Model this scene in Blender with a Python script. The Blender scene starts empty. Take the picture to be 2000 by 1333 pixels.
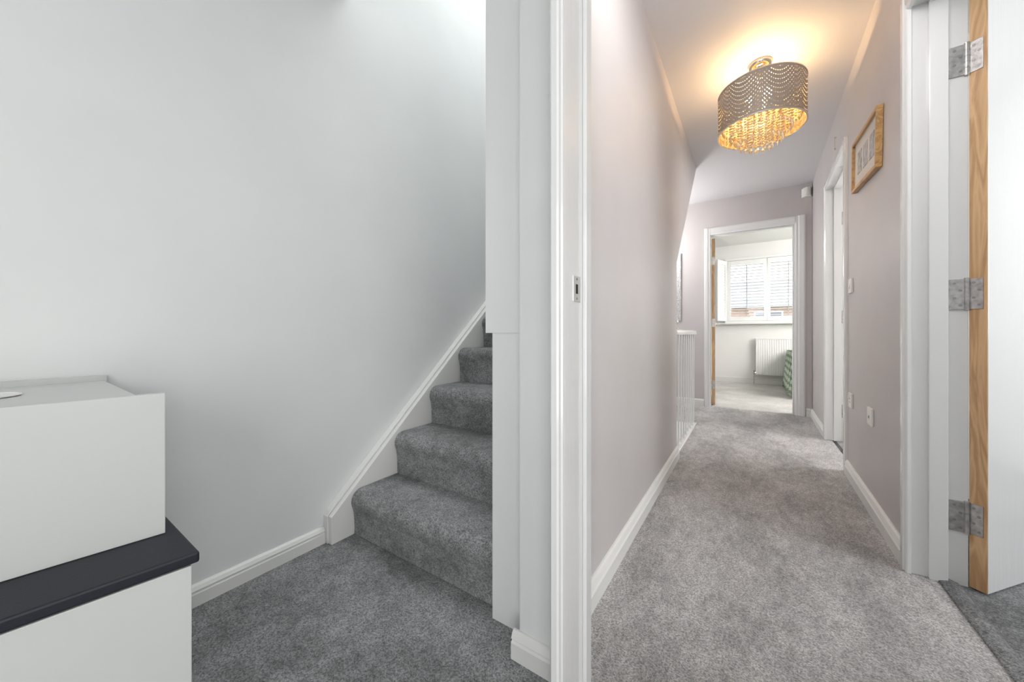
import bpy, bmesh, math, random
from mathutils import Vector, Matrix
random.seed(4)
C = bpy.context.scene.collection
W = {}
PI = math.pi

# ------------------------------------------------------------------ materials
def mat(name, col, rough=.5, metal=0, bump=0, bscale=60, var=0, vscale=6, spec=.5, trans=0, emis=None, estr=0, coat=0, zs=1):
    m = bpy.data.materials.new(name); m.use_nodes = True
    nt = m.node_tree; b = nt.nodes['Principled BSDF']
    b.inputs['Base Color'].default_value = (*col, 1)
    b.inputs['Roughness'].default_value = rough
    b.inputs['Metallic'].default_value = metal
    b.inputs['Specular IOR Level'].default_value = spec
    b.inputs['Transmission Weight'].default_value = trans
    b.inputs['Coat Weight'].default_value = coat
    if emis:
        b.inputs['Emission Color'].default_value = (*emis, 1)
        b.inputs['Emission Strength'].default_value = estr
    geo = nt.nodes.new('ShaderNodeNewGeometry')
    mp = nt.nodes.new('ShaderNodeMapping'); mp.inputs['Scale'].default_value = (1, 1, zs)
    nt.links.new(geo.outputs['Position'], mp.inputs['Vector'])
    if var:
        n = nt.nodes.new('ShaderNodeTexNoise'); n.inputs['Scale'].default_value = vscale; n.inputs['Detail'].default_value = 4
        nt.links.new(geo.outputs['Position'], n.inputs['Vector'])
        r = nt.nodes.new('ShaderNodeValToRGB')
        r.color_ramp.elements[0].position = .3; r.color_ramp.elements[1].position = .7
        r.color_ramp.elements[0].color = (*[c*(1-var) for c in col], 1)
        r.color_ramp.elements[1].color = (*[min(1, c*(1+var)) for c in col], 1)
        nt.links.new(n.outputs['Fac'], r.inputs['Fac']); nt.links.new(r.outputs['Color'], b.inputs['Base Color'])
    if bump:
        n = nt.nodes.new('ShaderNodeTexNoise'); n.inputs['Scale'].default_value = bscale; n.inputs['Detail'].default_value = 3
        nt.links.new(mp.outputs[0], n.inputs['Vector'])
        bp = nt.nodes.new('ShaderNodeBump'); bp.inputs['Strength'].default_value = bump; bp.inputs['Distance'].default_value = .003
        nt.links.new(n.outputs['Fac'], bp.inputs['Height']); nt.links.new(bp.outputs['Normal'], b.inputs['Normal'])
    return m

def carpet(name, dark, light, patch=.22, stretch=(1, 1, 1), rot=.35):
    m = bpy.data.materials.new(name); m.use_nodes = True
    nt = m.node_tree; N = nt.nodes; L = nt.links; b = N['Principled BSDF']
    b.inputs['Roughness'].default_value = 1; b.inputs['Specular IOR Level'].default_value = .1
    b.inputs['Sheen Weight'].default_value = .2
    geo = N.new('ShaderNodeNewGeometry')
    mpg = N.new('ShaderNodeMapping'); mpg.inputs['Scale'].default_value = stretch; mpg.inputs['Rotation'].default_value = (0, 0, rot)
    L.new(geo.outputs['Position'], mpg.inputs['Vector'])
    def noise(s, d=2, r=.6, src=None):
        n = N.new('ShaderNodeTexNoise'); n.inputs['Scale'].default_value = s; n.inputs['Detail'].default_value = d; n.inputs['Roughness'].default_value = r
        L.new(src or geo.outputs['Position'], n.inputs['Vector']); return n
    fine = noise(160, 5, 1.0); med = noise(24, 5, .75, mpg.outputs[0]); big = noise(3.0, 5, .6, mpg.outputs[0])
    vor = N.new('ShaderNodeTexVoronoi'); vor.inputs['Scale'].default_value = 300
    L.new(geo.outputs['Position'], vor.inputs['Vector'])
    sc = N.new('ShaderNodeSeparateXYZ'); L.new(vor.outputs['Color'], sc.inputs[0])
    fx = N.new('ShaderNodeMath'); fx.operation = 'MULTIPLY_ADD'; fx.inputs[1].default_value = .22
    fy = N.new('ShaderNodeMath'); fy.operation = 'MULTIPLY_ADD'; fy.inputs[1].default_value = .78; fy.inputs[2].default_value = 0
    L.new(fine.outputs['Fac'], fy.inputs[0]); L.new(sc.outputs[0], fx.inputs[0]); L.new(fy.outputs[0], fx.inputs[2])
    r = N.new('ShaderNodeValToRGB'); r.color_ramp.elements[0].position = .37; r.color_ramp.elements[1].position = .63
    r.color_ramp.elements[0].color = (*dark, 1); r.color_ramp.elements[1].color = (*light, 1)
    L.new(fx.outputs[0], r.inputs['Fac'])
    mp = N.new('ShaderNodeMapRange'); mp.inputs['From Min'].default_value = .40; mp.inputs['From Max'].default_value = .60
    mp.inputs['To Min'].default_value = 1-patch; mp.inputs['To Max'].default_value = 1+patch
    mx = N.new('ShaderNodeMath'); mx.operation = 'MULTIPLY_ADD'; mx.inputs[1].default_value = .35
    L.new(med.outputs['Fac'], mx.inputs[0])
    ml = N.new('ShaderNodeMath'); ml.operation = 'MULTIPLY'; ml.inputs[1].default_value = .65
    L.new(big.outputs['Fac'], ml.inputs[0]); L.new(ml.outputs[0], mx.inputs[2]); L.new(mx.outputs[0], mp.inputs['Value'])
    vm = N.new('ShaderNodeVectorMath'); vm.operation = 'SCALE'
    L.new(r.outputs['Color'], vm.inputs[0]); L.new(mp.outputs[0], vm.inputs['Scale'])
    L.new(vm.outputs[0], b.inputs['Base Color'])
    ad = N.new('ShaderNodeMath'); ad.operation = 'ADD'
    L.new(fx.outputs[0], ad.inputs[0]); L.new(med.outputs['Fac'], ad.inputs[1])
    bp = N.new('ShaderNodeBump'); bp.inputs['Strength'].default_value = .65; bp.inputs['Distance'].default_value = .009
    L.new(ad.outputs[0], bp.inputs['Height']); L.new(bp.outputs['Normal'], b.inputs['Normal'])
    return m

def wood(name, c1, c2, scale=14, axis=2):
    m = bpy.data.materials.new(name); m.use_nodes = True
    nt = m.node_tree; N = nt.nodes; L = nt.links; b = N['Principled BSDF']; b.inputs['Roughness'].default_value = .45
    geo = N.new('ShaderNodeNewGeometry'); mp = N.new('ShaderNodeMapping')
    s = [14, 14, 14]; s[axis] = 1.3; mp.inputs['Scale'].default_value = s
    L.new(geo.outputs['Position'], mp.inputs['Vector'])
    n = N.new('ShaderNodeTexNoise'); n.inputs['Scale'].default_value = 1.6; n.inputs['Detail'].default_value = 6; n.inputs['Distortion'].default_value = 1.2
    L.new(mp.outputs[0], n.inputs['Vector'])
    w = N.new('ShaderNodeMath'); w.operation = 'MULTIPLY'; w.inputs[1].default_value = 9
    L.new(n.outputs['Fac'], w.inputs[0])
    f = N.new('ShaderNodeMath'); f.operation = 'PINGPONG'; f.inputs[1].default_value = 1
    L.new(w.outputs[0], f.inputs[0])
    r = N.new('ShaderNodeValToRGB'); r.color_ramp.elements[0].color = (*c1, 1); r.color_ramp.elements[1].color = (*c2, 1)
    L.new(f.outputs[0], r.inputs['Fac']); L.new(r.outputs['Color'], b.inputs['Base Color'])
    return m

M = {}
M['white_wall'] = mat('white_wall', (.775, .785, .785), .5, bump=.06, bscale=40, var=.02, vscale=3)
M['hall_wall'] = mat('hall_wall', (.56, .528, .522), .42, bump=.08, bscale=120, var=.03, vscale=3)
M['bed_wall'] = mat('bed_wall', (.84, .83, .815), .6)
M['ceil'] = mat('ceil', (.69, .675, .685), .7)
M['gloss'] = mat('gloss', (.78, .785, .78), .13, bump=.22, bscale=45, coat=.4, zs=.08)
M['satin'] = mat('satin', (.76, .76, .74), .35)
M['cab'] = mat('cab', (.57, .585, .57), .4)
M['slab'] = mat('slab', (.013, .015, .023), .5, bump=.12, bscale=300, spec=.35)
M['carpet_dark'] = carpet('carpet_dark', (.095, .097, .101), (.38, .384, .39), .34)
M['carpet_hall'] = carpet('carpet_hall', (.235, .225, .222), (.69, .67, .66), .27, (1.35, .6, 1), .2)  # lighter copy of the lobby carpet, hall's brighter light partly put into the colour
M['carpet_bed'] = carpet('carpet_bed', (.45, .43, .41), (.76, .74, .71), .12)
M['steel'] = mat('steel', (.50, .49, .48), .36, 1, bump=.25, bscale=70, var=.25, vscale=60)
M['screw'] = mat('screw', (.34, .34, .34), .4, 1)
M['strike'] = mat('strike', (.75, .74, .72), .4, .8)
M['chrome'] = mat('chrome', (.8, .78, .75), .08, 1)
M['oak'] = wood('oak', (.50, .29, .14), (.72, .47, .25))
M['oak_frame'] = wood('oak_frame', (.36, .19, .06), (.55, .33, .12), axis=1)
M['dark'] = mat('dark', (.02, .02, .02), .6)
M['mount'] = mat('mount', (.58, .56, .52), .6)
M['print'] = mat('print', (.34, .35, .37), .5, var=.45, vscale=35)
M['plastic'] = mat('plastic', (.80, .79, .76), .3)
M['pvc'] = mat('pvc', (.87, .87, .86), .3)
M['crystal'] = mat('crystal', (1, .86, .62), .05, spec=1, trans=.45)
M['bulb'] = mat('bulb', (1, .9, .7), .3, emis=(1, .72, .38), estr=30)
M['glitter'] = mat('glitter', (.55, .55, .56), .35, .4, bump=.8, bscale=90, var=.4, vscale=70)
M['mirror'] = mat('mirror', (.8, .82, .84), .05, 1)
M['brick'] = mat('brick', (.50, .34, .26), .9, var=.2, vscale=4)
M['roof'] = mat('roof', (.40, .40, .405), .8, var=.08, vscale=3)
M['soil'] = mat('soil', (.18, .2, .15), 1)
M['glass_dark'] = mat('glass_dark', (.22, .24, .27), .1)
M['brass'] = mat('brass', (.55, .46, .34), .4, .6)

def glassmat():
    m = bpy.data.materials.new('pane'); m.use_nodes = True
    nt = m.node_tree; N = nt.nodes; L = nt.links; N.remove(N['Principled BSDF'])
    t = N.new('ShaderNodeBsdfTransparent'); g = N.new('ShaderNodeBsdfGlossy'); g.inputs['Roughness'].default_value = .02
    x = N.new('ShaderNodeMixShader'); x.inputs[0].default_value = .05
    L.new(t.outputs[0], x.inputs[1]); L.new(g.outputs[0], x.inputs[2]); L.new(x.outputs[0], N['Material Output'].inputs['Surface'])
    return m
M['pane'] = glassmat()

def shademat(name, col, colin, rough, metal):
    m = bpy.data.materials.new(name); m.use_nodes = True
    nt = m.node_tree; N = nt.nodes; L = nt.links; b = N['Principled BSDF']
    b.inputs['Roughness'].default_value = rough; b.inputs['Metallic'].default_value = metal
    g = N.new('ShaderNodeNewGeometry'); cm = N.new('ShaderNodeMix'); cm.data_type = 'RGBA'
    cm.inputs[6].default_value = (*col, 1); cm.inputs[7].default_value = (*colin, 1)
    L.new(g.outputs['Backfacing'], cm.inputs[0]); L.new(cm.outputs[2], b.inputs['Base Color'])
    uv = N.new('ShaderNodeUVMap'); sp = N.new('ShaderNodeSeparateXYZ'); L.new(uv.outputs[0], sp.inputs[0])
    def mt(op, a, b_=None, c=None):
        n = N.new('ShaderNodeMath'); n.operation = op
        for i, v in enumerate((a, b_, c)):
            if v is None: continue
            if isinstance(v, (int, float)): n.inputs[i].default_value = v
            else: L.new(v, n.inputs[i])
        return n.outputs[0]
    u, v = sp.outputs[0], sp.outputs[1]
    s = mt('FRACT', mt('MULTIPLY', u, 8))
    s2 = mt('POWER', mt('ABSOLUTE', mt('MULTIPLY_ADD', s, 2, -1)), 2)
    q = mt('MULTIPLY_ADD', s2, -3.4, mt('MULTIPLY', v, 10))
    fq = mt('SUBTRACT', mt('FRACT', q), .5)
    fp = mt('SUBTRACT', mt('FRACT', mt('MULTIPLY', u, 136)), .5)
    d = mt('SQRT', mt('ADD', mt('MULTIPLY', fq, mt('MULTIPLY', fq, 5.2)), mt('MULTIPLY', fp, fp)))
    hole = mt('LESS_THAN', d, .25)
    inside = mt('MULTIPLY', mt('GREATER_THAN', v, .05), mt('LESS_THAN', v, .95))
    hole = mt('MULTIPLY', hole, inside)
    t = N.new('ShaderNodeBsdfTransparent'); x = N.new('ShaderNodeMixShader')
    L.new(hole, x.inputs[0]); L.new(b.outputs[0], x.inputs[1]); L.new(t.outputs[0], x.inputs[2])
    L.new(x.outputs[0], N['Material Output'].inputs['Surface'])
    return m
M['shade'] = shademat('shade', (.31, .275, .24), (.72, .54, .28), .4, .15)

def plaid():
    m = bpy.data.materials.new('plaid'); m.use_nodes = True
    nt = m.node_tree; N = nt.nodes; L = nt.links; b = N['Principled BSDF']; b.inputs['Roughness'].default_value = .9
    geo = N.new('ShaderNodeNewGeometry'); sp = N.new('ShaderNodeSeparateXYZ'); L.new(geo.outputs['Position'], sp.inputs[0])
    def mt(op, a, b_=None):
        n = N.new('ShaderNodeMath'); n.operation = op
        for i, v in enumerate((a, b_)):
            if v is None: continue
            if isinstance(v, (int, float)): n.inputs[i].default_value = v
            else: L.new(v, n.inputs[i])
        return n.outputs[0]
    a = mt('GREATER_THAN', mt('FRACT', mt('MULTIPLY', mt('ADD', sp.outputs[1], sp.outputs[0]), 11)), .55)
    c = mt('GREATER_THAN', mt('FRACT', mt('MULTIPLY', sp.outputs[2], 11)), .55)
    f = mt('MULTIPLY', mt('ADD', a, c), .5)
    r = N.new('ShaderNodeValToRGB'); r.color_ramp.elements[0].color = (.66, .70, .62, 1); r.color_ramp.elements[1].color = (.06, .17, .08, 1)
    e = r.color_ramp.elements.new(.5); e.color = (.30, .42, .29, 1)
    L.new(f, r.inputs[0]); L.new(r.outputs[0], b.inputs['Base Color'])
    return m
M['plaid'] = plaid()

# ------------------------------------------------------------------ builder
class MB:
    def __init__(s, xf=None): s.bm = bmesh.new(); s.xf = xf
    def _v(s, p):
        p = Vector(p)
        return s.bm.verts.new(s.xf(p) if s.xf else p)
    def hexa(s, b, t):
        vb = [s._v(p) for p in b]; vt = [s._v(p) for p in t]
        n = len(b); s.bm.faces.new(vb[::-1]); s.bm.faces.new(vt)
        for i in range(n): s.bm.faces.new((vb[i], vb[(i+1) % n], vt[(i+1) % n], vt[i]))
        return s
    def box(s, x0, x1, y0, y1, z0, z1):
        q = [(x0, y0), (x1, y0), (x1, y1), (x0, y1)]
        return s.hexa([(x, y, z0) for x, y in q], [(x, y, z1) for x, y in q])
    def prism_z(s, pts, z0, z1): return s.hexa([(x, y, z0) for x, y in pts], [(x, y, z1) for x, y in pts])
    def prism_x(s, pts, x0, x1): return s.hexa([(x0, y, z) for y, z in pts], [(x1, y, z) for y, z in pts])
    def prism_y(s, pts, y0, y1): return s.hexa([(x, y0, z) for x, z in pts], [(x, y1, z) for x, z in pts])
    def cyl(s, p0, p1, r0, r1=None, n=16):
        r1 = r0 if r1 is None else r1; p0 = Vector(p0); p1 = Vector(p1); d = (p1-p0).normalized()
        a = d.orthogonal().normalized(); b = d.cross(a)
        A = [p0+(a*math.cos(t)+b*math.sin(t))*r0 for t in [2*PI*i/n for i in range(n)]]
        B = [p1+(a*math.cos(t)+b*math.sin(t))*r1 for t in [2*PI*i/n for i in range(n)]]
        return s.hexa(A, B)
    def lathe(s, c, prof, n=24):
        c = Vector(c); rings = []
        for r, z in prof:
            if r < 1e-5: rings.append([s._v(c+Vector((0, 0, z)))])
            else: rings.append([s._v(c+Vector((r*math.cos(2*PI*i/n), r*math.sin(2*PI*i/n), z))) for i in range(n)])
        for A, B in zip(rings, rings[1:]):
            for i in range(n):
                j = (i+1) % n
                f = [A[i % len(A)], A[j % len(A)], B[j % len(B)], B[i % len(B)]]
                u = []
                for v in f:
                    if v not in u: u.append(v)
                if len(u) > 2: s.bm.faces.new(u)
        return s
    def done(s, name, m, parent=None, bevel=0, smooth=False, seg=2, **props):
        bmesh.ops.recalc_face_normals(s.bm, faces=s.bm.faces)
        me = bpy.data.meshes.new(name)
        xs = [v.co for v in s.bm.verts]
        lo = Vector([min(p[i] for p in xs) for i in range(3)]); hi = Vector([max(p[i] for p in xs) for i in range(3)])
        c = Vector(((lo.x+hi.x)/2, (lo.y+hi.y)/2, lo.z))
        bmesh.ops.translate(s.bm, verts=s.bm.verts, vec=-c)
        s.bm.to_mesh(me); s.bm.free()
        o = bpy.data.objects.new(name, me); C.objects.link(o); me.materials.append(M[m])
        W[o] = c
        if parent: o.parent = parent; o.location = c-W[parent]
        else: o.location = c
        if smooth:
            for p in me.polygons: p.use_smooth = True
        if bevel:
            b = o.modifiers.new('bevel', 'BEVEL'); b.width = bevel; b.segments = seg; b.limit_method = 'ANGLE'; b.angle_limit = .6
        for k, v in props.items(): o[k] = v
        return o
def thing(name, label, cat, loc, group=None):
    o = bpy.data.objects.new(name, None); C.objects.link(o); o.location = loc; W[o] = Vector(loc)
    o.empty_display_size = .1; o['label'] = label; o['category'] = cat
    if group: o['group'] = group
    return o
ST = dict(kind='structure')

# right wall of the corridor runs very slightly askew: x grows with y
RX, RS = .488, .020
def R(p): return Vector((p.x+RX+RS*(p.y-1.9), p.y, p.z))
def rx(y): return RX+RS*(y-1.9)

# ------------------------------------------------------------------ floors
H = 2.45
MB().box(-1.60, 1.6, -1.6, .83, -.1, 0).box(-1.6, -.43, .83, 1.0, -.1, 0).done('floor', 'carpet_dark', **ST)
MB().box(-.43, .56, .83, 4.9, -.1, 0).box(-1.5, -.43, 3.87, 4.9, -.1, 0).done('floor', 'carpet_hall', **ST)
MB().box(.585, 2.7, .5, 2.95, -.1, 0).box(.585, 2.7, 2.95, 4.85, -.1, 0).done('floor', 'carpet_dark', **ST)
MB().box(-1.8, 3.0, 4.9, 7.7, -.1, 0).done('floor', 'carpet_bed', **ST)
# threshold seam at the side room
MB().prism_y([(.548, -.02), (.604, -.02), (.602, .006), (.578, .014), (.552, .006)], 1.0, 1.9).done('trim_1', 'carpet_dark', bevel=.003, **ST)

# ------------------------------------------------------------------ walls
MB().box(-1.6, -1.485, -1.6, 4.95, -2.6, 5.0).done('wall_left', 'white_wall', **ST)
# wall between stair and corridor
MB().prism_x([(.896, 0), (2.73, 0), (2.73, 1.37), (3.83, H), (.896, H)], -.645, -.425).done('wall_corridor_left', 'hall_wall', **ST)
# white lining of that wall on the stair side
mb = MB().box(-.655, -.50, .880, .8955, 0, .872).box(-.679, -.50, .877, .8955, .872, 5.0)
mb.box(-.679, -.6455, .8955, 3.8, .872, 5.0).prism_x([(.8955, 0), (1.9, .872), (.8955, .872)], -.655, -.6455)
mb.done('wall_stair_right', 'white_wall', **ST)
MB().box(-.515, -.366, .815, .8955, 0, H).done('wall_nib', 'white_wall', **ST)
# header over the doorway and the far side of it
MB().box(-.515, 1.6, .72, .8955, 2.09, 2.6).box(.47, 1.6, .72, 1.02, 0, 2.09).done('wall_front', 'white_wall', **ST)
# back and right of the lobby
MB().box(-1.6, 1.7, -1.7, -1.6, 0, 2.5).box(1.6, 1.7, -1.6, .72, 0, 2.5).done('wall_back', 'white_wall', **ST)
# right corridor wall with two openings
D1n, D1h, D2n, D2h, DT = 1.115, 1.885, 3.06, 3.875, 2.035
DS = 2.055
mb = MB(R).box(0, .13, 1.02, D1n-.03, 0, H).box(0, .13, D1h+.03, D2n-.03, 0, H).box(0, .13, D2h+.03, 4.9, 0, H)
mb.box(0, .13, D1n-.03, D1h+.03, DS+.03, H).box(0, .13, D2n-.03, D2h+.03, DS+.03, H)
mb.done('wall_right', 'hall_wall', **ST)
# end wall with bedroom door opening
EL, ER = -.385, .395
MB().box(-1.485, EL-.03, 4.85, 4.95, -2.6, H).box(ER+.03, .545, 4.85, 4.95, 0, H).box(EL-.03, ER+.03, 4.85, 4.95, DT+.03, H).done('wall_end', 'hall_wall', **ST)
# soffit of the upper flight
MB().prism_x([(2.73, 1.37), (3.83, H), (3.83, H+.03), (2.72, 1.40)], -1.484, -.6455).done('ceiling', 'ceil', **ST)
MB().box(-.645, .70, .8955, 4.95, H, H+.1).box(-1.484, -.645, 3.825, 4.95, H, H+.1).done('ceiling', 'ceil', **ST)
MB().box(-1.6, 1.7, -1.7, .93, 2.37, 2.5).done('ceiling', 'white_wall', **ST)
MB().box(-1.6, -.5, .93, 4.9, 5.0, 5.1).done('ceiling', 'white_wall', **ST)
MB().box(-1.485, -.6, 3.83, 3.93, 2.55, 5.0).box(-1.6, -.5, .83, .93, 2.5, 5.0).done('wall_upstairs', 'white_wall', **ST)
# stairwell going down
MB().box(-.53, -.43, 1.0, 3.87, -2.6, -.1).box(-.645, -.43, 2.73, 3.87, -.1, -.001).done('wall_stairwell', 'white_wall', **ST)
# side rooms
MB().box(2.7, 2.8, .4, 4.95, 0, H).box(.62, 2.7, .4, .5, 0, H).box(.70, 2.7, 2.9, 3.0, 0, H).box(.70, 2.7, 4.85, 4.95, 0, H).done('wall_side_room', 'bed_wall', **ST)
MB().box(.69, 2.8, .4, 4.95, H, H+.1).done('ceiling', 'ceil', **ST)
# bedroom
WX0, WX1, WZ0, WZ1 = -.33, .83, 1.09, 2.17
mb = MB().box(-1.8, WX0, 7.55, 7.75, 0, H).box(WX1, 3.0, 7.55, 7.75, 0, H).box(WX0, WX1, 7.55, 7.75, 0, WZ0).box(WX0, WX1, 7.55, 7.75, WZ1, H)
mb.box(-1.9, -1.8, 4.95, 7.75, 0, H).box(3.0, 3.1, 4.95, 7.75, 0, H).box(.56, 3.0, 4.951, 4.96, 0, H).box(-1.8, -.5, 4.951, 4.96, 0, H)
mb.done('wall_bedroom', 'bed_wall', **ST)
MB().box(-1.9, 3.1, 4.95, 7.75, H, H+.1).done('ceiling', 'bed_wall', **ST)

# ------------------------------------------------------------------ baseboards
def skirt_prof(h, t=.018):     # (offset from wall, z)
    return [(0, 0), (t, 0), (t, h*.60), (t*.72, h*.66), (t*.72, h*.70), (t*.95, h*.76), (t*.6, h*.93), (t*.3, h), (0, h)]
def skirt_y(name, xw, sgn, y0, y1, h, xf=None, m='satin'):
    return MB(xf).prism_y([(xw+sgn*a, z) for a, z in skirt_prof(h)], y0, y1).done(name, m, **ST)
def skirt_x(name, yw, sgn, x0, x1, h, m='satin'):
    return MB().prism_x([(yw+sgn*a, z) for a, z in skirt_prof(h)], x0, x1).done(name, m, **ST)
skirt_y('baseboard_left', -1.485, 1, -1.6, .811, .066)
skirt_y('baseboard_corridor_left', -.425, 1, .897, 2.73, .085)
skirt_y('baseboard_right', 0, -1, D1h+.048, D2n-.048, .085, R)
skirt_y('baseboard_right', 0, -1, D2h+.048, 4.85, .085, R)
skirt_x('baseboard_end', 4.85, -1, -1.485, -.455, .085)
skirt_x('baseboard_end', 4.85, -1, .495, .53, .085)
skirt_x('baseboard_nib', .815, -1, -.532, -.366, .072)
skirt_x('baseboard_bedroom', 7.55, -1, -1.8, 3.0, .1)

# ------------------------------------------------------------------ doorway linings and architraves
def arch_prof(w, t=.018):
    return [(0, 0), (0, t*.55), (w*.12, t*.8), (w*.3, t*.72), (w*.42, t), (w*.85, t), (w, t*.7), (w, 0)]
def side_doorway(yn, yh, name):
    mb = MB(R)
    z = DS
    mb.box(0, .137, yh, yh+.03, 0, z+.03).box(0, .137, yn-.03, yn, 0, z+.03).box(0, .137, yn, yh, z, z+.03)
    mb.box(.042, .088, yh-.013, yh, 0, z).box(.042, .088, yn, yn+.013, 0, z).box(.042, .088, yn+.013, yh-.013, z-.013, z)
    mb.done(name, 'gloss', bevel=.002, **ST)
    mb = MB(R); w = .055
    for y0, s in ((yh-.008, 1), (yn+.008, -1)):
        mb.hexa([(-b, y0+s*a, 0) for a, b in arch_prof(w)], [(-b, y0+s*a, z+w-.008) for a, b in arch_prof(w)])
    mb.hexa([(-b, yn+.008, z-.008+a) for a, b in arch_prof(w)], [(-b, yh-.008, z-.008+a) for a, b in arch_prof(w)])
    return mb.done(name, 'gloss', **ST)
side_doorway(D1n, D1h, 'trim_2')
side_doorway(D2n, D2h, 'trim_3')
# bedroom door frame in the end wall
z = DT
mb = MB().box(EL-.03, EL, 4.845, 4.96, 0, z+.03).box(ER, ER+.03, 4.845, 4.96, 0, z+.03).box(EL, ER, 4.845, 4.96, z, z+.03)
mb.box(ER-.012, ER, 4.86, 4.905, 0, z).box(EL, ER-.012, 4.86, 4.905, z-.012, z)
mb.done('trim_4', 'gloss', bevel=.002, **ST)
mb = MB(); w = .085
for x0, s, w_ in ((EL-.002, -1, .064), (ER+.008, 1, w)):
    mb.hexa([(x0+s*a, 4.85-b, 0) for a, b in arch_prof(w_, .02)], [(x0+s*a, 4.85-b, z+w) for a, b in arch_prof(w_, .02)])
mb.hexa([(EL-.002, 4.85-b, z+a) for a, b in arch_prof(w, .02)], [(ER+.008, 4.85-b, z+a) for a, b in arch_prof(w, .02)])
mb.done('trim_4', 'gloss', **ST)
# doorway between lobby and corridor: lining with rebate, architraves (stands forward of the nib)
LXF = -.335
t5 = MB().box(-.366, LXF, .712, .865, 0, 2.06).box(LXF, LXF+.010, .812, .845, 0, 2.05).box(.45, .472, .712, .865, 0, 2.06).box(LXF, .45, .712, .865, 2.06, 2.09)
t5 = t5.done('trim_5', 'gloss', bevel=.002, **ST)
mb = MB()
mb.hexa([(LXF-a, .712-b, 0) for a, b in arch_prof(.030, .014)], [(LXF-a, .712-b, 2.12) for a, b in arch_prof(.030, .014)])
mb.done('trim_5', 'gloss', **ST)
sp = MB().box(LXF-.001, LXF+.0020, .757, .795, .944, 1.003).done('strike_plate', 'strike', t5, label='steel strike plate')
MB().box(LXF+.0018, LXF+.0024, .768, .780, .962, .984).done('latch_hole', 'dark', sp)
for zz in (.951, .996): MB().cyl((LXF+.0018, .774, zz), (LXF+.0028, .774, zz), .003, n=10).done('screw', 'screw', sp)

# ------------------------------------------------------------------ hinged doors
def leaf_door(name, A, d, length, zs, label_hinge=None):
    A = Vector((A[0], A[1], 0)); d = Vector((d[0], d[1], 0)).normalized(); n = Vector((d.y, -d.x, 0))
    T = .042
    def q(a, b): return A+d*a+n*b
    def bx(mb, a0, a1, b0, b1, z0, z1):
        p = [q(a0, b0), q(a1, b0), q(a1, b1), q(a0, b1)]
        return mb.hexa([(v.x, v.y, z0) for v in p], [(v.x, v.y, z1) for v in p])
    o = bx(MB(), .003, length, 0, T, .006, 2.05).done(name, 'gloss', bevel=.0015, **ST)
    bx(MB(), 0, .003, .001, T-.001, .006, 2.05).done('edge_strip', 'oak', o, label='bare oak door edge')
    for zc in zs:
        mb = MB()
        bx(mb, -.0025, .001, .002, .033, zc-.052, zc+.052)
        k = q(-.006, -.002)
        mb.cyl((k.x, k.y, zc-.056), (k.x, k.y, zc+.056), .0065, n=14)
        for zz in (-.03, -.01, .01, .03): mb.cyl((k.x, k.y, zc+zz-.0012), (k.x, k.y, zc+zz+.0012), .0073, n=14)
        mb.box(A.x-.048, A.x-.004, A.y-.0045, A.y+.001, zc-.052, zc+.052)
        h = mb.done('hinge', 'steel', o, bevel=.0008)
        for i, zz in enumerate((-.038, -.013, .013, .038)):
            s = q(-.0032, .012 if i % 2 else .024); e = q(-.0018, .012 if i % 2 else .024)
            MB().cyl((s.x, s.y, zc+zz), (e.x, e.y, zc+zz), .0042, n=12).done('screw', 'screw', h)
            xx = A.x-(.034 if i % 2 else .020)
            MB().cyl((xx, A.y-.0056, zc+zz), (xx, A.y-.004, zc+zz), .0042, n=12).done('screw', 'screw', h)
    return o, q
leaf_door('door_1', (rx(1.885)+.137, D1h-.001), (.65, .76), .74, (1.81, 1.005, .24))
leaf_door('door_2', (rx(3.875)+.139, D2h-.001), (.65, .76), .78, (1.80, 1.005, .245))
# bedroom door: opens into the bedroom against the left
A = Vector((EL+.003, 4.965, 0)); d = Vector((-.067, .998, 0)).normalized(); n = Vector((d.y, -d.x, 0))
def q3(a, b): return A+d*a+n*b
def bx3(a0, a1, b0, b1, z0, z1):
    p = [q3(a0, b0), q3(a1, b0), q3(a1, b1), q3(a0, b1)]
    return MB().hexa([(v.x, v.y, z0) for v in p], [(v.x, v.y, z1) for v in p])
d3 = bx3(.003, .76, 0, .036, .01, 2.02).done('door_3', 'gloss', bevel=.0015, **ST)
bx3(0, .003, .001, .035, .01, 2.02).done('edge_strip', 'oak', d3, label='bare oak door edge')
for zc in (1.75, 1.0, .25):
    bx3(-.003, .001, .004, .032, zc-.05, zc+.05).done('hinge', 'steel', d3)
p = q3(.70, .036); h = MB().cyl((p.x, p.y, 1.0), (p.x+.008, p.y, 1.0), .025).cyl((p.x, p.y, 1.0), (p.x+.05, p.y, 1.0), .009)
h.cyl((p.x+.05, p.y+.008, 1.0), (p.x+.045, p.y-.11, 1.0), .009, .008).done('door_handle', 'chrome', d3, smooth=False)

# ------------------------------------------------------------------ staircase up
RISE, GO = .197, .226
stair = thing('staircase', 'grey carpeted staircase climbing beside the plain white wall', 'staircase', (-1.05, .92, 0))
def step_prof(yn, zn, zb, r=.050):
    pts = [(yn+.014, zb), (yn+.016, zb+.03), (yn+.014, zn-.12), (yn+.009, zn-.085)]
    for i in range(10):      # round nosing: from low front to the top
        a = PI*(1.10)-(i/9)*(PI*.60)
        pts.append((yn+r+r*math.cos(a), zn-r+r*math.sin(a)))
    pts += [(yn+GO+.06, zn), (yn+GO+.06, zn-.04), (yn+.09, zn-.04), (yn+.09, zb)]
    return pts
for k in range(11):
    yn = .900+GO*k; zn = .194+RISE*k; zb = zn-RISE-.03 if k else 0.0
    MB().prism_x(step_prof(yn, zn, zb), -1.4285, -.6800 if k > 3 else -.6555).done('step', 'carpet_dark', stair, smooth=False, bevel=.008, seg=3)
def sz(y): return .113+.88*(y-.817)
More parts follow.
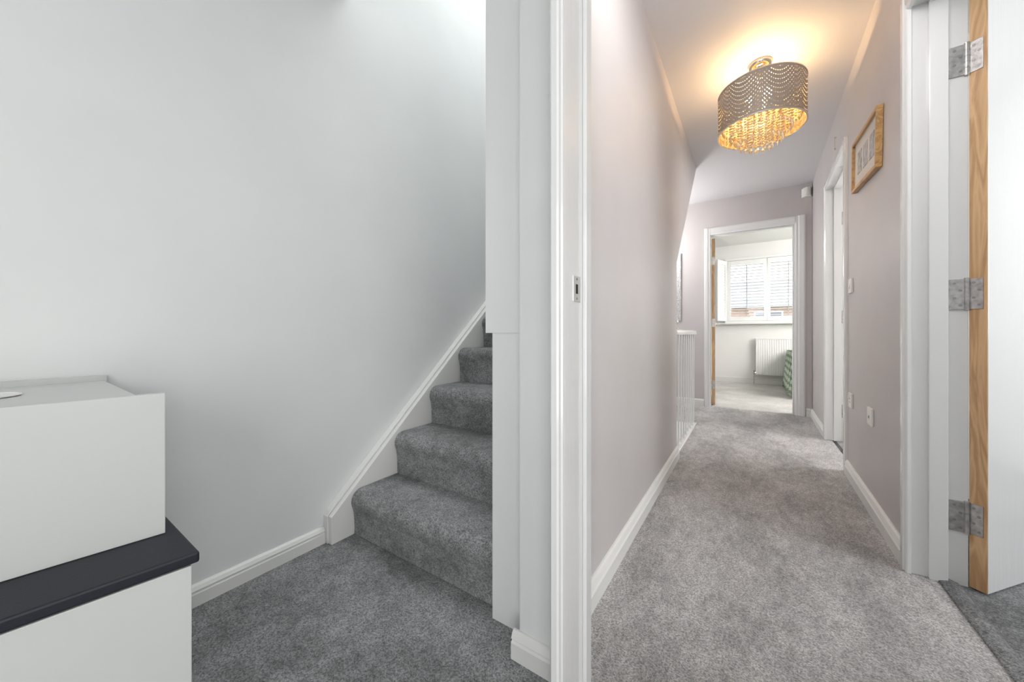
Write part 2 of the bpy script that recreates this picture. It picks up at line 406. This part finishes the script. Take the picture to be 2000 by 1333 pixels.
mb = MB().prism_x([(.817, 0), (.96, 0), (3.4, sz(3.4)-.30), (3.4, sz(3.4)), (.817, sz(.817))], -1.484, -1.430)
mb.prism_x([(3.4, sz(3.4)), (3.4, sz(3.4)+.014), (.825, sz(.825)+.014), (.812, sz(.812)+.004), (.812, 0.0), (.817, 0), (.817, sz(.817))], -1.484, -1.452)
mb.done('stair_string', 'satin', stair, bevel=.002, label='white painted stair skirting')
# flight down behind the balustrade
down = thing('staircase', 'flight of stairs going down behind the white balustrade', 'staircase', (-1.0, 3.8, -2.4))
for k in range(11):
    y1 = 3.865-GO*k; zt = -RISE*(k+1)
    MB().box(-1.480, -.535, y1-GO-.02, y1, zt-.12, zt).done('step', 'carpet_dark', down, bevel=.012)

# ------------------------------------------------------------------ balustrade
bal = thing('balustrade', 'white painted landing balustrade with slim spindles beside the corridor', 'balustrade', (-.47, 3.3, 0))
by0, by1, bxc = 2.735, 3.80, -.446
MB().prism_y([(bxc-.020, .862), (bxc+.020, .862), (bxc+.024, .876), (bxc+.022, .893), (bxc+.010, .902), (bxc-.010, .902), (bxc-.022, .893), (bxc-.024, .876)], by0, by1+.03).done('handrail', 'gloss', bal, bevel=.002)
MB().box(bxc-.024, bxc+.024, by0, by1+.03, 0, .022).done('base_rail', 'gloss', bal, bevel=.003)
nsp = 9
for i in range(nsp):
    y = by0+.08+i*(by1-by0-.06)/(nsp-1)
    MB().box(bxc-.0055, bxc+.0055, y-.0055, y+.0055, .022, .862).done('spindle', 'gloss', bal, bevel=.001)
# small silver ornament on the handrail end
orn = MB().lathe((bxc, 2.83, .902), [(0, 0), (.016, 0), (.018, .006), (.007, .012), (.005, .03), (.013, .042), (.016, .055), (.010, .07), (0, .078)], 16).done('ornament', 'chrome', smooth=True)
orn['label'] = 'small silver ornament standing on the near end of the balustrade handrail'; orn['category'] = 'ornament'

# mirror with glittery frame on the end wall
mir = thing('wall_mirror', 'mirror with a glittery grey frame on the end wall behind the balustrade', 'mirror', (-.90, 4.84, 1.03))
mb = MB(); a0, a1, b0, b1, fw = -1.10, -.705, 1.03, 1.86, .05
mb.box(a0, a1, 4.83, 4.849, b0, b0+fw).box(a0, a1, 4.83, 4.849, b1-fw, b1).box(a0, a0+fw, 4.83, 4.849, b0+fw, b1-fw).box(a1-fw, a1, 4.83, 4.849, b0+fw, b1-fw)
mb.done('frame', 'glitter', mir, bevel=.004)
MB().box(a0+fw, a1-fw, 4.838, 4.848, b0+fw, b1-fw).done('glass', 'mirror', mir)

# ------------------------------------------------------------------ ceiling lamp
LX, LY = .052, 2.55
lamp = thing('ceiling_light', 'oval drum ceiling light with perforated grey shade and dangling crystals', 'ceiling light', (LX, LY, 1.9))
MB().lathe((LX, LY, H), [(0, -.034), (.03, -.034), (.05, -.028), (.058, -.014), (.062, 0), (0, 0)], 32).done('ceiling_rose', 'chrome', lamp, smooth=True)
MB().cyl((LX, LY, 2.2), (LX, LY, 2.42), .009).lathe((LX, LY, 2.36), [(0, .03), (.02, .028), (.03, .01), (.02, -.005), (0, -.01)], 20).done('stem', 'chrome', lamp)
def drum(name, m, r, z0, z1, n=136):
    bm = bmesh.new(); uv = bm.loops.layers.uv.new('UVMap')
    lo = [bm.verts.new((r*math.cos(2*PI*i/n), r*math.sin(2*PI*i/n), z0)) for i in range(n)]
    hi = [bm.verts.new((r*math.cos(2*PI*i/n), r*math.sin(2*PI*i/n), z1)) for i in range(n)]
    for i in range(n):
        j = (i+1) % n; f = bm.faces.new((lo[i], lo[j], hi[j], hi[i])); f.smooth = True
        for lp, c in zip(f.loops, ((i/n, 0), ((i+1)/n, 0), ((i+1)/n, 1), (i/n, 1))): lp[uv].uv = c
    me = bpy.data.meshes.new(name); bm.to_mesh(me); bm.free(); me.materials.append(M[m])
    o = bpy.data.objects.new(name, me); C.objects.link(o); o.parent = lamp; o.location = (0, 0, 0); W[o] = W[lamp]
    return o
SR, SZ0, SZ1 = .215, .160, .395
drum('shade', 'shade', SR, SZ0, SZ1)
def ring(zz, r=SR, t=.003):
    mb = MB(); mb.lathe((LX, LY, 1.9+zz), [(r-t, -t), (r+t*.7, -t), (r+t*.7, t), (r-t, t), (r-t, -t)], 64); return mb
ring(SZ0).done('shade_rim', 'chrome', lamp); ring(SZ1).done('shade_rim', 'chrome', lamp)
mb = MB()
for k in range(3):
    a = 2*PI*k/3+.4
    mb.cyl((LX, LY, 2.285), (LX+(SR-.002)*math.cos(a), LY+(SR-.002)*math.sin(a), 2.285), .003, n=8)
mb.lathe((LX, LY, 2.175), [(.19, 0), (.194, 0), (.194, .004), (.19, .004), (.19, 0)], 48)
mb.lathe((LX, LY, 2.175), [(.12, 0), (.124, 0), (.124, .004), (.12, .004), (.12, 0)], 48)
for k in range(6):
    a = 2*PI*k/6; mb.cyl((LX, LY, 2.20), (LX+.19*math.cos(a), LY+.19*math.sin(a), 2.177), .002, n=6)
mb.done('crystal_frame', 'chrome', lamp)
def bead(mb, c, r, h):
    n = 6; c = Vector(c)
    ringv = [mb._v(c+Vector((r*math.cos(2*PI*i/n), r*math.sin(2*PI*i/n), 0))) for i in range(n)]
    t = mb._v(c+Vector((0, 0, h*.45))); b = mb._v(c-Vector((0, 0, h*.55)))
    for i in range(n):
        j = (i+1) % n
        mb.bm.faces.new((ringv[i], ringv[j], t)); mb.bm.faces.new((ringv[j], ringv[i], b))
def strand(r, a, zt, nb):
    mb = MB(); x = LX+r*math.cos(a); y = LY+r*math.sin(a); zz = zt
    for i in range(nb):
        bead(mb, (x, y, zz), .0075, .014); zz -= .0155
    bead(mb, (x, y, zz-.010), .0085, .038)
    mb.done('crystal_strand', 'crystal', lamp)
for k in range(40): strand(.192, 2*PI*k/40, 2.165, 3)
for k in range(30): strand(.150, 2*PI*k/30+.1, 2.168, 7)
for k in range(19): strand(.108, 2*PI*k/19, 2.172, 11)
for k in range(11): strand(.062, 2*PI*k/11+.2, 2.175, 13)
for k in range(3):
    a = 2*PI*k/3+1.2; bx_, by_ = LX+.055*math.cos(a), LY+.055*math.sin(a)
    b = MB().lathe((bx_, by_, 2.255), [(0, -.045), (.010, -.042), (.019, -.025), (.021, -.010), (.014, .008), (.010, .016), (0, .016)], 16).done('bulb', 'bulb', lamp, smooth=True)

# ------------------------------------------------------------------ right wall fittings
def RF(p): return Vector((p.x+RX+RS*(p.y-1.9), p.y, p.z))
# picture (hangs a little crooked)
yc, zc, tilt = 2.495, 1.775, .085
def PX(p):
    y = p.y*math.cos(tilt)-p.z*math.sin(tilt); zz = p.y*math.sin(tilt)+p.z*math.cos(tilt)
    return RF(Vector((p.x, yc+y, zc+zz)))
pic = thing('picture', 'oak framed picture with three small prints on the right corridor wall', 'picture', RF(Vector((-.01, yc, zc-.13))))
hw, hh, fw = .262, .135, .017
MB(PX).box(-.024, -.001, -hw, hw, -hh, -hh+fw).box(-.024, -.001, -hw, hw, hh-fw, hh).box(-.024, -.001, -hw, -hw+fw, -hh+fw, hh-fw).box(-.024, -.001, hw-fw, hw, -hh+fw, hh-fw).done('frame', 'oak_frame', pic, bevel=.002)
MB(PX).box(-.012, -.002, -hw+fw, hw-fw, -hh+fw, hh-fw).done('mount', 'mount', pic)
for i in (-1, 0, 1):
    MB(PX).box(-.0135, -.012, i*.125-.045, i*.125+.045, -.055, .060).done('print', 'print', pic)

def plate(name, y, z, label, cat, kind, w=.086):
    t = thing(name, label, cat, RF(Vector((-.005, y, z-.043))))
    MB(RF).box(-.009, -.0002, y-w/2, y+w/2, z-.043, z+.043).done('faceplate', 'plastic', t, bevel=.002)
    if kind == 'switch':
        MB(RF).prism_y([(-.009, z-.018), (-.015, z-.016), (-.010, z+.018), (-.009, z+.018)], y-.008, y+.008).done('rocker', 'plastic', t)
    elif kind == 'socket':
        MB(RF).box(-.013, -.009, y+.018, y+.03, z+.008, z+.028).done('rocker', 'plastic', t)
        for a0, a1, c0, c1 in ((-.004, .004, .008, .016), (-.016, -.009, -.012, -.008), (.009, .016, -.012, -.008)):
            MB(RF).box(-.0095, -.009, y+a0, y+a1, z+c0, z+c1).done('pin_hole', 'dark', t)
    else:
        MB(RF).box(-.0105, -.009, y-.012, y+.012, z-.014, z+.012).done('outlet', 'satin', t)
        MB(RF).box(-.0109, -.0104, y-.006, y+.006, z-.008, z+.004).done('outlet_hole', 'dark', t)
plate('light_switch', 2.905, 1.155, 'white light switch beside the second doorway on the right wall', 'light switch', 'switch')
plate('wall_socket', 2.905, .47, 'white socket directly below the light switch by the doorway', 'wall socket', 'socket')
plate('telephone_socket', 2.44, .462, 'white telephone socket low on the right wall below the picture', 'wall socket', 'phone')
pir = thing('motion_sensor', 'white alarm motion sensor high in the far right ceiling corner', 'motion sensor', (.50, 4.81, 2.28))
MB().prism_z([(.455, 4.849), (.535, 4.849), (.54, 4.84), (.525, 4.80), (.50, 4.785), (.475, 4.80)], 2.30, 2.395).done('housing', 'plastic', pir, bevel=.006)
MB().prism_z([(.482, 4.802), (.518, 4.802), (.512, 4.782), (.488, 4.782)], 2.315, 2.350).done('lens', 'satin', pir, bevel=.003)
hk = MB(RF).cyl((-.001, 3.42, 2.275), (-.012, 3.42, 2.275), .0025, n=8).cyl((-.010, 3.42, 2.275), (-.010, 3.42, 2.20), .0013, n=8).cyl((-.010, 3.42, 2.20), (-.008, 3.42, 2.188), .004, n=8).done('wall_hook', 'brass')
hk['label'] = 'tiny hook with a short cord on the wall above the second doorway'; hk['category'] = 'hook'

# ------------------------------------------------------------------ cabinets at the left
lc = thing('low_cabinet', 'white low cabinet in the left foreground beneath the black top', 'cabinet', (-1.17, -.05, 0))
MB().prism_z([(-.870, .222), (-.950, -.35), (-1.460, -.35), (-1.460, .232)], 0, .4475).done('body', 'cab', lc, bevel=.002)
MB().prism_z([(-.852, .2235), (-.932, -.35), (-.949, -.35), (-.869, .2235)], .06, .4445).done('front_panel', 'cab', lc, bevel=.0015)
sl = MB().prism_z([(-.846, .2335), (-.926, -.37), (-1.482, -.37), (-1.482, .245)], .448, .468).done('cabinet_top', 'slab', bevel=.004)
sl['label'] = 'black slab top lying between the two white cabinets'; sl['category'] = 'worktop'
uc = thing('box_cabinet', 'white box cabinet standing on the black slab top', 'cabinet', (-1.23, -.05, .469))
MB().prism_z([(-.999, .188), (-1.074, -.35), (-1.462, -.35), (-1.462, .200)], .4685, .742).done('body', 'cab', uc, bevel=.0015)
MB().prism_z([(-.980, .216), (-1.059, -.35), (-1.074, -.35), (-.998, .216)], .4685, .750).done('front_panel', 'cab', uc, bevel=.0015)
MB().prism_z([(-1.463, .205), (-1.463, -.35), (-1.479, -.35), (-1.479, .205)], .4685, .756).done('back_panel', 'cab', uc, bevel=.001)
dish = MB().lathe((-1.27, .005, .7425), [(0, 0), (.050, 0), (.054, .0015), (.054, .003), (.050, .004), (.047, .002), (0, .002)], 32).done('dish', 'plastic')
dish['label'] = 'thin round white dish on top of the box cabinet'; dish['category'] = 'dish'

# ------------------------------------------------------------------ bedroom
win = MB().box(WX0, WX0+.05, 7.62, 7.68, WZ0, WZ1).box(WX1-.05, WX1, 7.62, 7.68, WZ0, WZ1).box(WX0+.05, WX1-.05, 7.62, 7.68, WZ0, WZ0+.05).box(WX0+.05, WX1-.05, 7.62, 7.68, WZ1-.05, WZ1).box(.22, .28, 7.62, 7.68, WZ0+.05, WZ1-.05).done('window_1', 'pvc', **ST)
MB().box(WX0+.05, .22, 7.645, 7.65, WZ0+.05, WZ1-.05).done('pane', 'pane', win)
MB().box(.28, WX1-.05, 7.645, 7.65, WZ0+.05, WZ1-.05).done('pane', 'pane', win)
MB().box(-.52, WX1+.1, 7.44, 7.56, 1.035, 1.06).box(WX0-.03, WX1+.03, 7.54, 7.62, 1.06, 1.09).done('window_sill', 'satin', win, bevel=.004)
MB().box(WX0-.04, WX0, 7.51, 7.55, WZ0-.03, WZ1+.04).box(WX1, WX1+.04, 7.51, 7.55, WZ0-.03, WZ1+.04).box(WX0, WX1, 7.51, 7.55, WZ1, WZ1+.04).box(WX0, WX1, 7.51, 7.55, WZ0-.03, WZ0).done('trim_6', 'pvc', bevel=.003, **ST)
def shutter(P0, P1, label, rodside):
    P0 = Vector((*P0, 0)); P1 = Vector((*P1, 0)); L_ = (P1-P0).length; d = (P1-P0)/L_; nn = Vector((d.y, -d.x, 0))
    def xf(p): return P0+d*p.x+nn*p.y+Vector((0, 0, p.z))
    t = thing('window_shutter', label, 'shutter', (P0+P1)/2+Vector((0, 0, WZ0)), 'plantation shutters')
    s = .045; z0, z1 = WZ0+.004, WZ1-.004
    MB(xf).box(.003, s, -.014, .014, z0, z1).box(L_-s, L_-.003, -.014, .014, z0, z1).box(s, L_-s, -.014, .014, z0, z0+.075).box(s, L_-s, -.014, .014, z1-.075, z1).done('frame', 'pvc', t, bevel=.002)
    mb = MB(xf); zz = z0+.1
    while zz < z1-.085:
        if rodside: mb.prism_x([(-.028, zz-.006), (.0, zz-.005), (.028, zz-.002), (.028, zz+.004), (.0, zz+.006), (-.028, zz)], s+.002, L_-s-.002)
        else: mb.prism_x([(-.008, zz-.028), (-.004, zz-.028), (.008, zz+.028), (.004, zz+.028)], s+.002, L_-s-.002)
        zz += .052
    mb.done('slats', 'pvc', t)
    MB(xf).box(L_/2-.006, L_/2+.006, .030, .040, z0+.09, z1-.09).done('tilt_rod', 'steel' if rodside else 'pvc', t)
shutter((WX0+.002, 7.53), (.248, 7.53), 'closed white louvred shutter over the left half of the bedroom window', 1)
shutter((.252, 7.53), (WX1-.002, 7.53), 'closed white louvred shutter over the right half of the bedroom window', 1)
shutter((WX0-.025, 7.495), (WX0-.145, 7.20), 'white louvred shutter leaf folded open at the left of the window', 0)

# radiator
rad = thing('radiator', 'white ribbed panel radiator below the bedroom window', 'radiator', (.55, 7.45, .15))
mb = MB(); prof = []
x = .09; x1r = 1.05
pts = [(x, 7.49)]
while x < x1r-.001:
    pts += [(x+.002, 7.452), (x+.020, 7.452), (x+.024, 7.458), (x+.030, 7.458)]; x += .032
pts += [(x, 7.49)]
mb.hexa([(a, b, .165) for a, b in pts], [(a, b, .785) for a, b in pts])
mb.done('panel', 'pvc', rad)
MB().box(.085, x+.005, 7.448, 7.495, .775, .795).done('top_grille', 'pvc', rad, bevel=.002)
for xb in (.12, x-.16): MB().box(xb, xb+.04, 7.49, 7.549, .2, .7).done('bracket', 'pvc', rad)
MB().cyl((.06, 7.475, 0), (.06, 7.475, .2), .008).cyl((.06, 7.475, .17), (.06, 7.475, .235), .018).cyl((.06, 7.475, .2), (.10, 7.475, .2), .009).done('valve', 'chrome', rad, label='chrome valve')

# bed with plaid cover
BX = .03
bed = thing('bed', 'bed corner with a green and white plaid cover hanging to the floor', 'bed', (1.25, 6.5, 0))
MB().box(.50+BX, 2.1, 6.0, 7.40, .12, .58).done('mattress', 'pvc', bed, bevel=.04)
for lx_, ly_ in ((.58, 6.05), (2.05, 6.05), (.58, 7.35), (2.05, 7.35)): MB().cyl((lx_, ly_, 0), (lx_, ly_, .12), .025).done('leg', 'dark', bed)
bm = bmesh.new(); grid = []
def bord(t):
    L1, L2 = 1.42, 1.60
    s = t*(L1+L2)
    return (Vector((.485+BX, 7.41-s, 0)), Vector((-1, 0, 0))) if s < L1 else (Vector((.485+BX+(s-L1), 5.985, 0)), Vector((0, -1, 0)))
NP, NZ = 160, 14
for i in range(NP+1):
    p, o_ = bord(i/NP); row = []
    for j in range(NZ+1):
        f = j/NZ; zz = .60-f*(.575+.02*math.sin(i*.5))
        off = .005+f*.035*(1+.8*math.sin(i*.42)+.4*math.sin(i*.93+1))
        v = p+o_*off; row.append(bm.verts.new((v.x, v.y, zz)))
    grid.append(row)
for i in range(NP):
    for j in range(NZ): bm.faces.new((grid[i][j], grid[i+1][j], grid[i+1][j+1], grid[i][j+1]))
top = [grid[i][0] for i in range(NP+1)]
cpt = bm.verts.new((2.1, 7.41, .61))
for i in range(NP): bm.faces.new((top[i+1], top[i], cpt))
mb = MB(); mb.bm = bm
cv = mb.done('bed_cover', 'plaid', bed, smooth=True)
s = cv.modifiers.new('solid', 'SOLIDIFY'); s.thickness = .006

# ------------------------------------------------------------------ outside
ho = thing('neighbour_house', 'brick house with a grey tiled roof seen through the shutters', 'house', (3, 27, -3.0))
MB().box(-8, 16, 24, 31, -3, 2.35).done('wall', 'brick', ho)
MB().prism_x([(23.6, 2.3), (31.4, 2.3), (27.5, 4.2)], -8.3, 16.3).done('roof', 'roof', ho)
for xx in (-2.4, .2, 3.3):
    w_ = MB().box(xx, xx+1.3, 23.93, 24.02, 1.0, 2.1).done('window', 'pvc', ho)
    MB().box(xx+.08, xx+.6, 23.90, 23.94, 1.08, 2.02).done('pane', 'glass_dark', w_)
    MB().box(xx+.7, xx+1.22, 23.90, 23.94, 1.08, 2.02).done('pane', 'glass_dark', w_)
MB().box(-30, 40, 8.5, 70, -3.1, -3.0).done('ground', 'soil', **ST)

# ------------------------------------------------------------------ lights
def area(loc, tgt, size, power, col, sy=None):
    l = bpy.data.lights.new('area', 'AREA'); l.energy = power; l.color = col; l.size = size
    if sy: l.shape = 'RECTANGLE'; l.size_y = sy
    o = bpy.data.objects.new('area_light', l); C.objects.link(o); o.location = loc
    o.rotation_euler = (Vector(tgt)-Vector(loc)).to_track_quat('-Z', 'Y').to_euler(); return o
def point(loc, power, col, r=.05):
    l = bpy.data.lights.new('point', 'POINT'); l.energy = power; l.color = col; l.shadow_soft_size = r
    o = bpy.data.objects.new('point_light', l); C.objects.link(o); o.location = loc; return o
area((.5, -1.5, 1.1), (-.5, 2.0, .8), 1.8, 40, (1, .992, .985), 1.6)  # unseen fill added behind the camera to brighten lobby and hall
area((1.5, .0, 1.0), (-1.4, 1.7, .6), 1.2, 23, (1, .998, .99), 1.6)  # added fill from the right, evens out the left wall
area((-1.07, 2.2, 4.8), (-1.07, 1.2, 1.0), .7, 56, (.97, 1.0, .985), 2.0)
area((.03, 1.00, 2.20), (.05, 3.6, 1.0), .8, 8, (1, .97, .955), .3)  # hall fill added out of view, high in the doorway
area((2.6, 1.5, 1.5), (.8, 2.0, 1.1), 1.0, 42, (.96, .99, 1.0), 1.3)  # added out of view to brighten the first door leaf
area((2.6, 3.9, 1.5), (.7, 3.9, 1.1), 1.0, 60, (1, .985, .975), 1.3)  # unseen source, added to light the second side room
area((1.9, 6.2, 2.42), (1.2, 6.2, 0), 1.5, 90, (1, .98, .955))  # added overhead and out of view to brighten the bedroom
area((2.2, 5.2, 1.7), (0, 7.5, 1.0), 1.0, 44, (1, .98, .955))  # added fill turned on the window wall
point((LX, LY, 2.262), 14, (1, .66, .35), .025)
point((-1.1, 4.4, 1.9), 24, (1, .985, .98), .15)  # landing fill, added without a fitting of its own

w = bpy.data.worlds.new('world'); bpy.context.scene.world = w; w.use_nodes = True
bg = w.node_tree.nodes['Background']
N = w.node_tree.nodes; L = w.node_tree.links
tc = N.new('ShaderNodeTexCoord'); sx = N.new('ShaderNodeSeparateXYZ'); L.new(tc.outputs['Generated'], sx.inputs[0])
r = N.new('ShaderNodeValToRGB'); r.color_ramp.elements[0].position = 0; r.color_ramp.elements[0].color = (1, 1, 1, 1)
r.color_ramp.elements[1].position = .6; r.color_ramp.elements[1].color = (.72, .82, .97, 1)
L.new(sx.outputs[2], r.inputs[0]); L.new(r.outputs[0], bg.inputs[0]); bg.inputs[1].default_value = 3.2

# ------------------------------------------------------------------ camera
cam = bpy.data.cameras.new('camera'); cam.sensor_width = 36; cam.lens = 12.6; cam.shift_y = -.00725; cam.clip_start = .02
co = bpy.data.objects.new('camera', cam); C.objects.link(co); co.location = (0, 0, .87); co.rotation_euler = (PI/2, 0, math.atan(464/700))
bpy.context.scene.camera = co
bpy.context.scene.view_settings.view_transform = 'Standard'
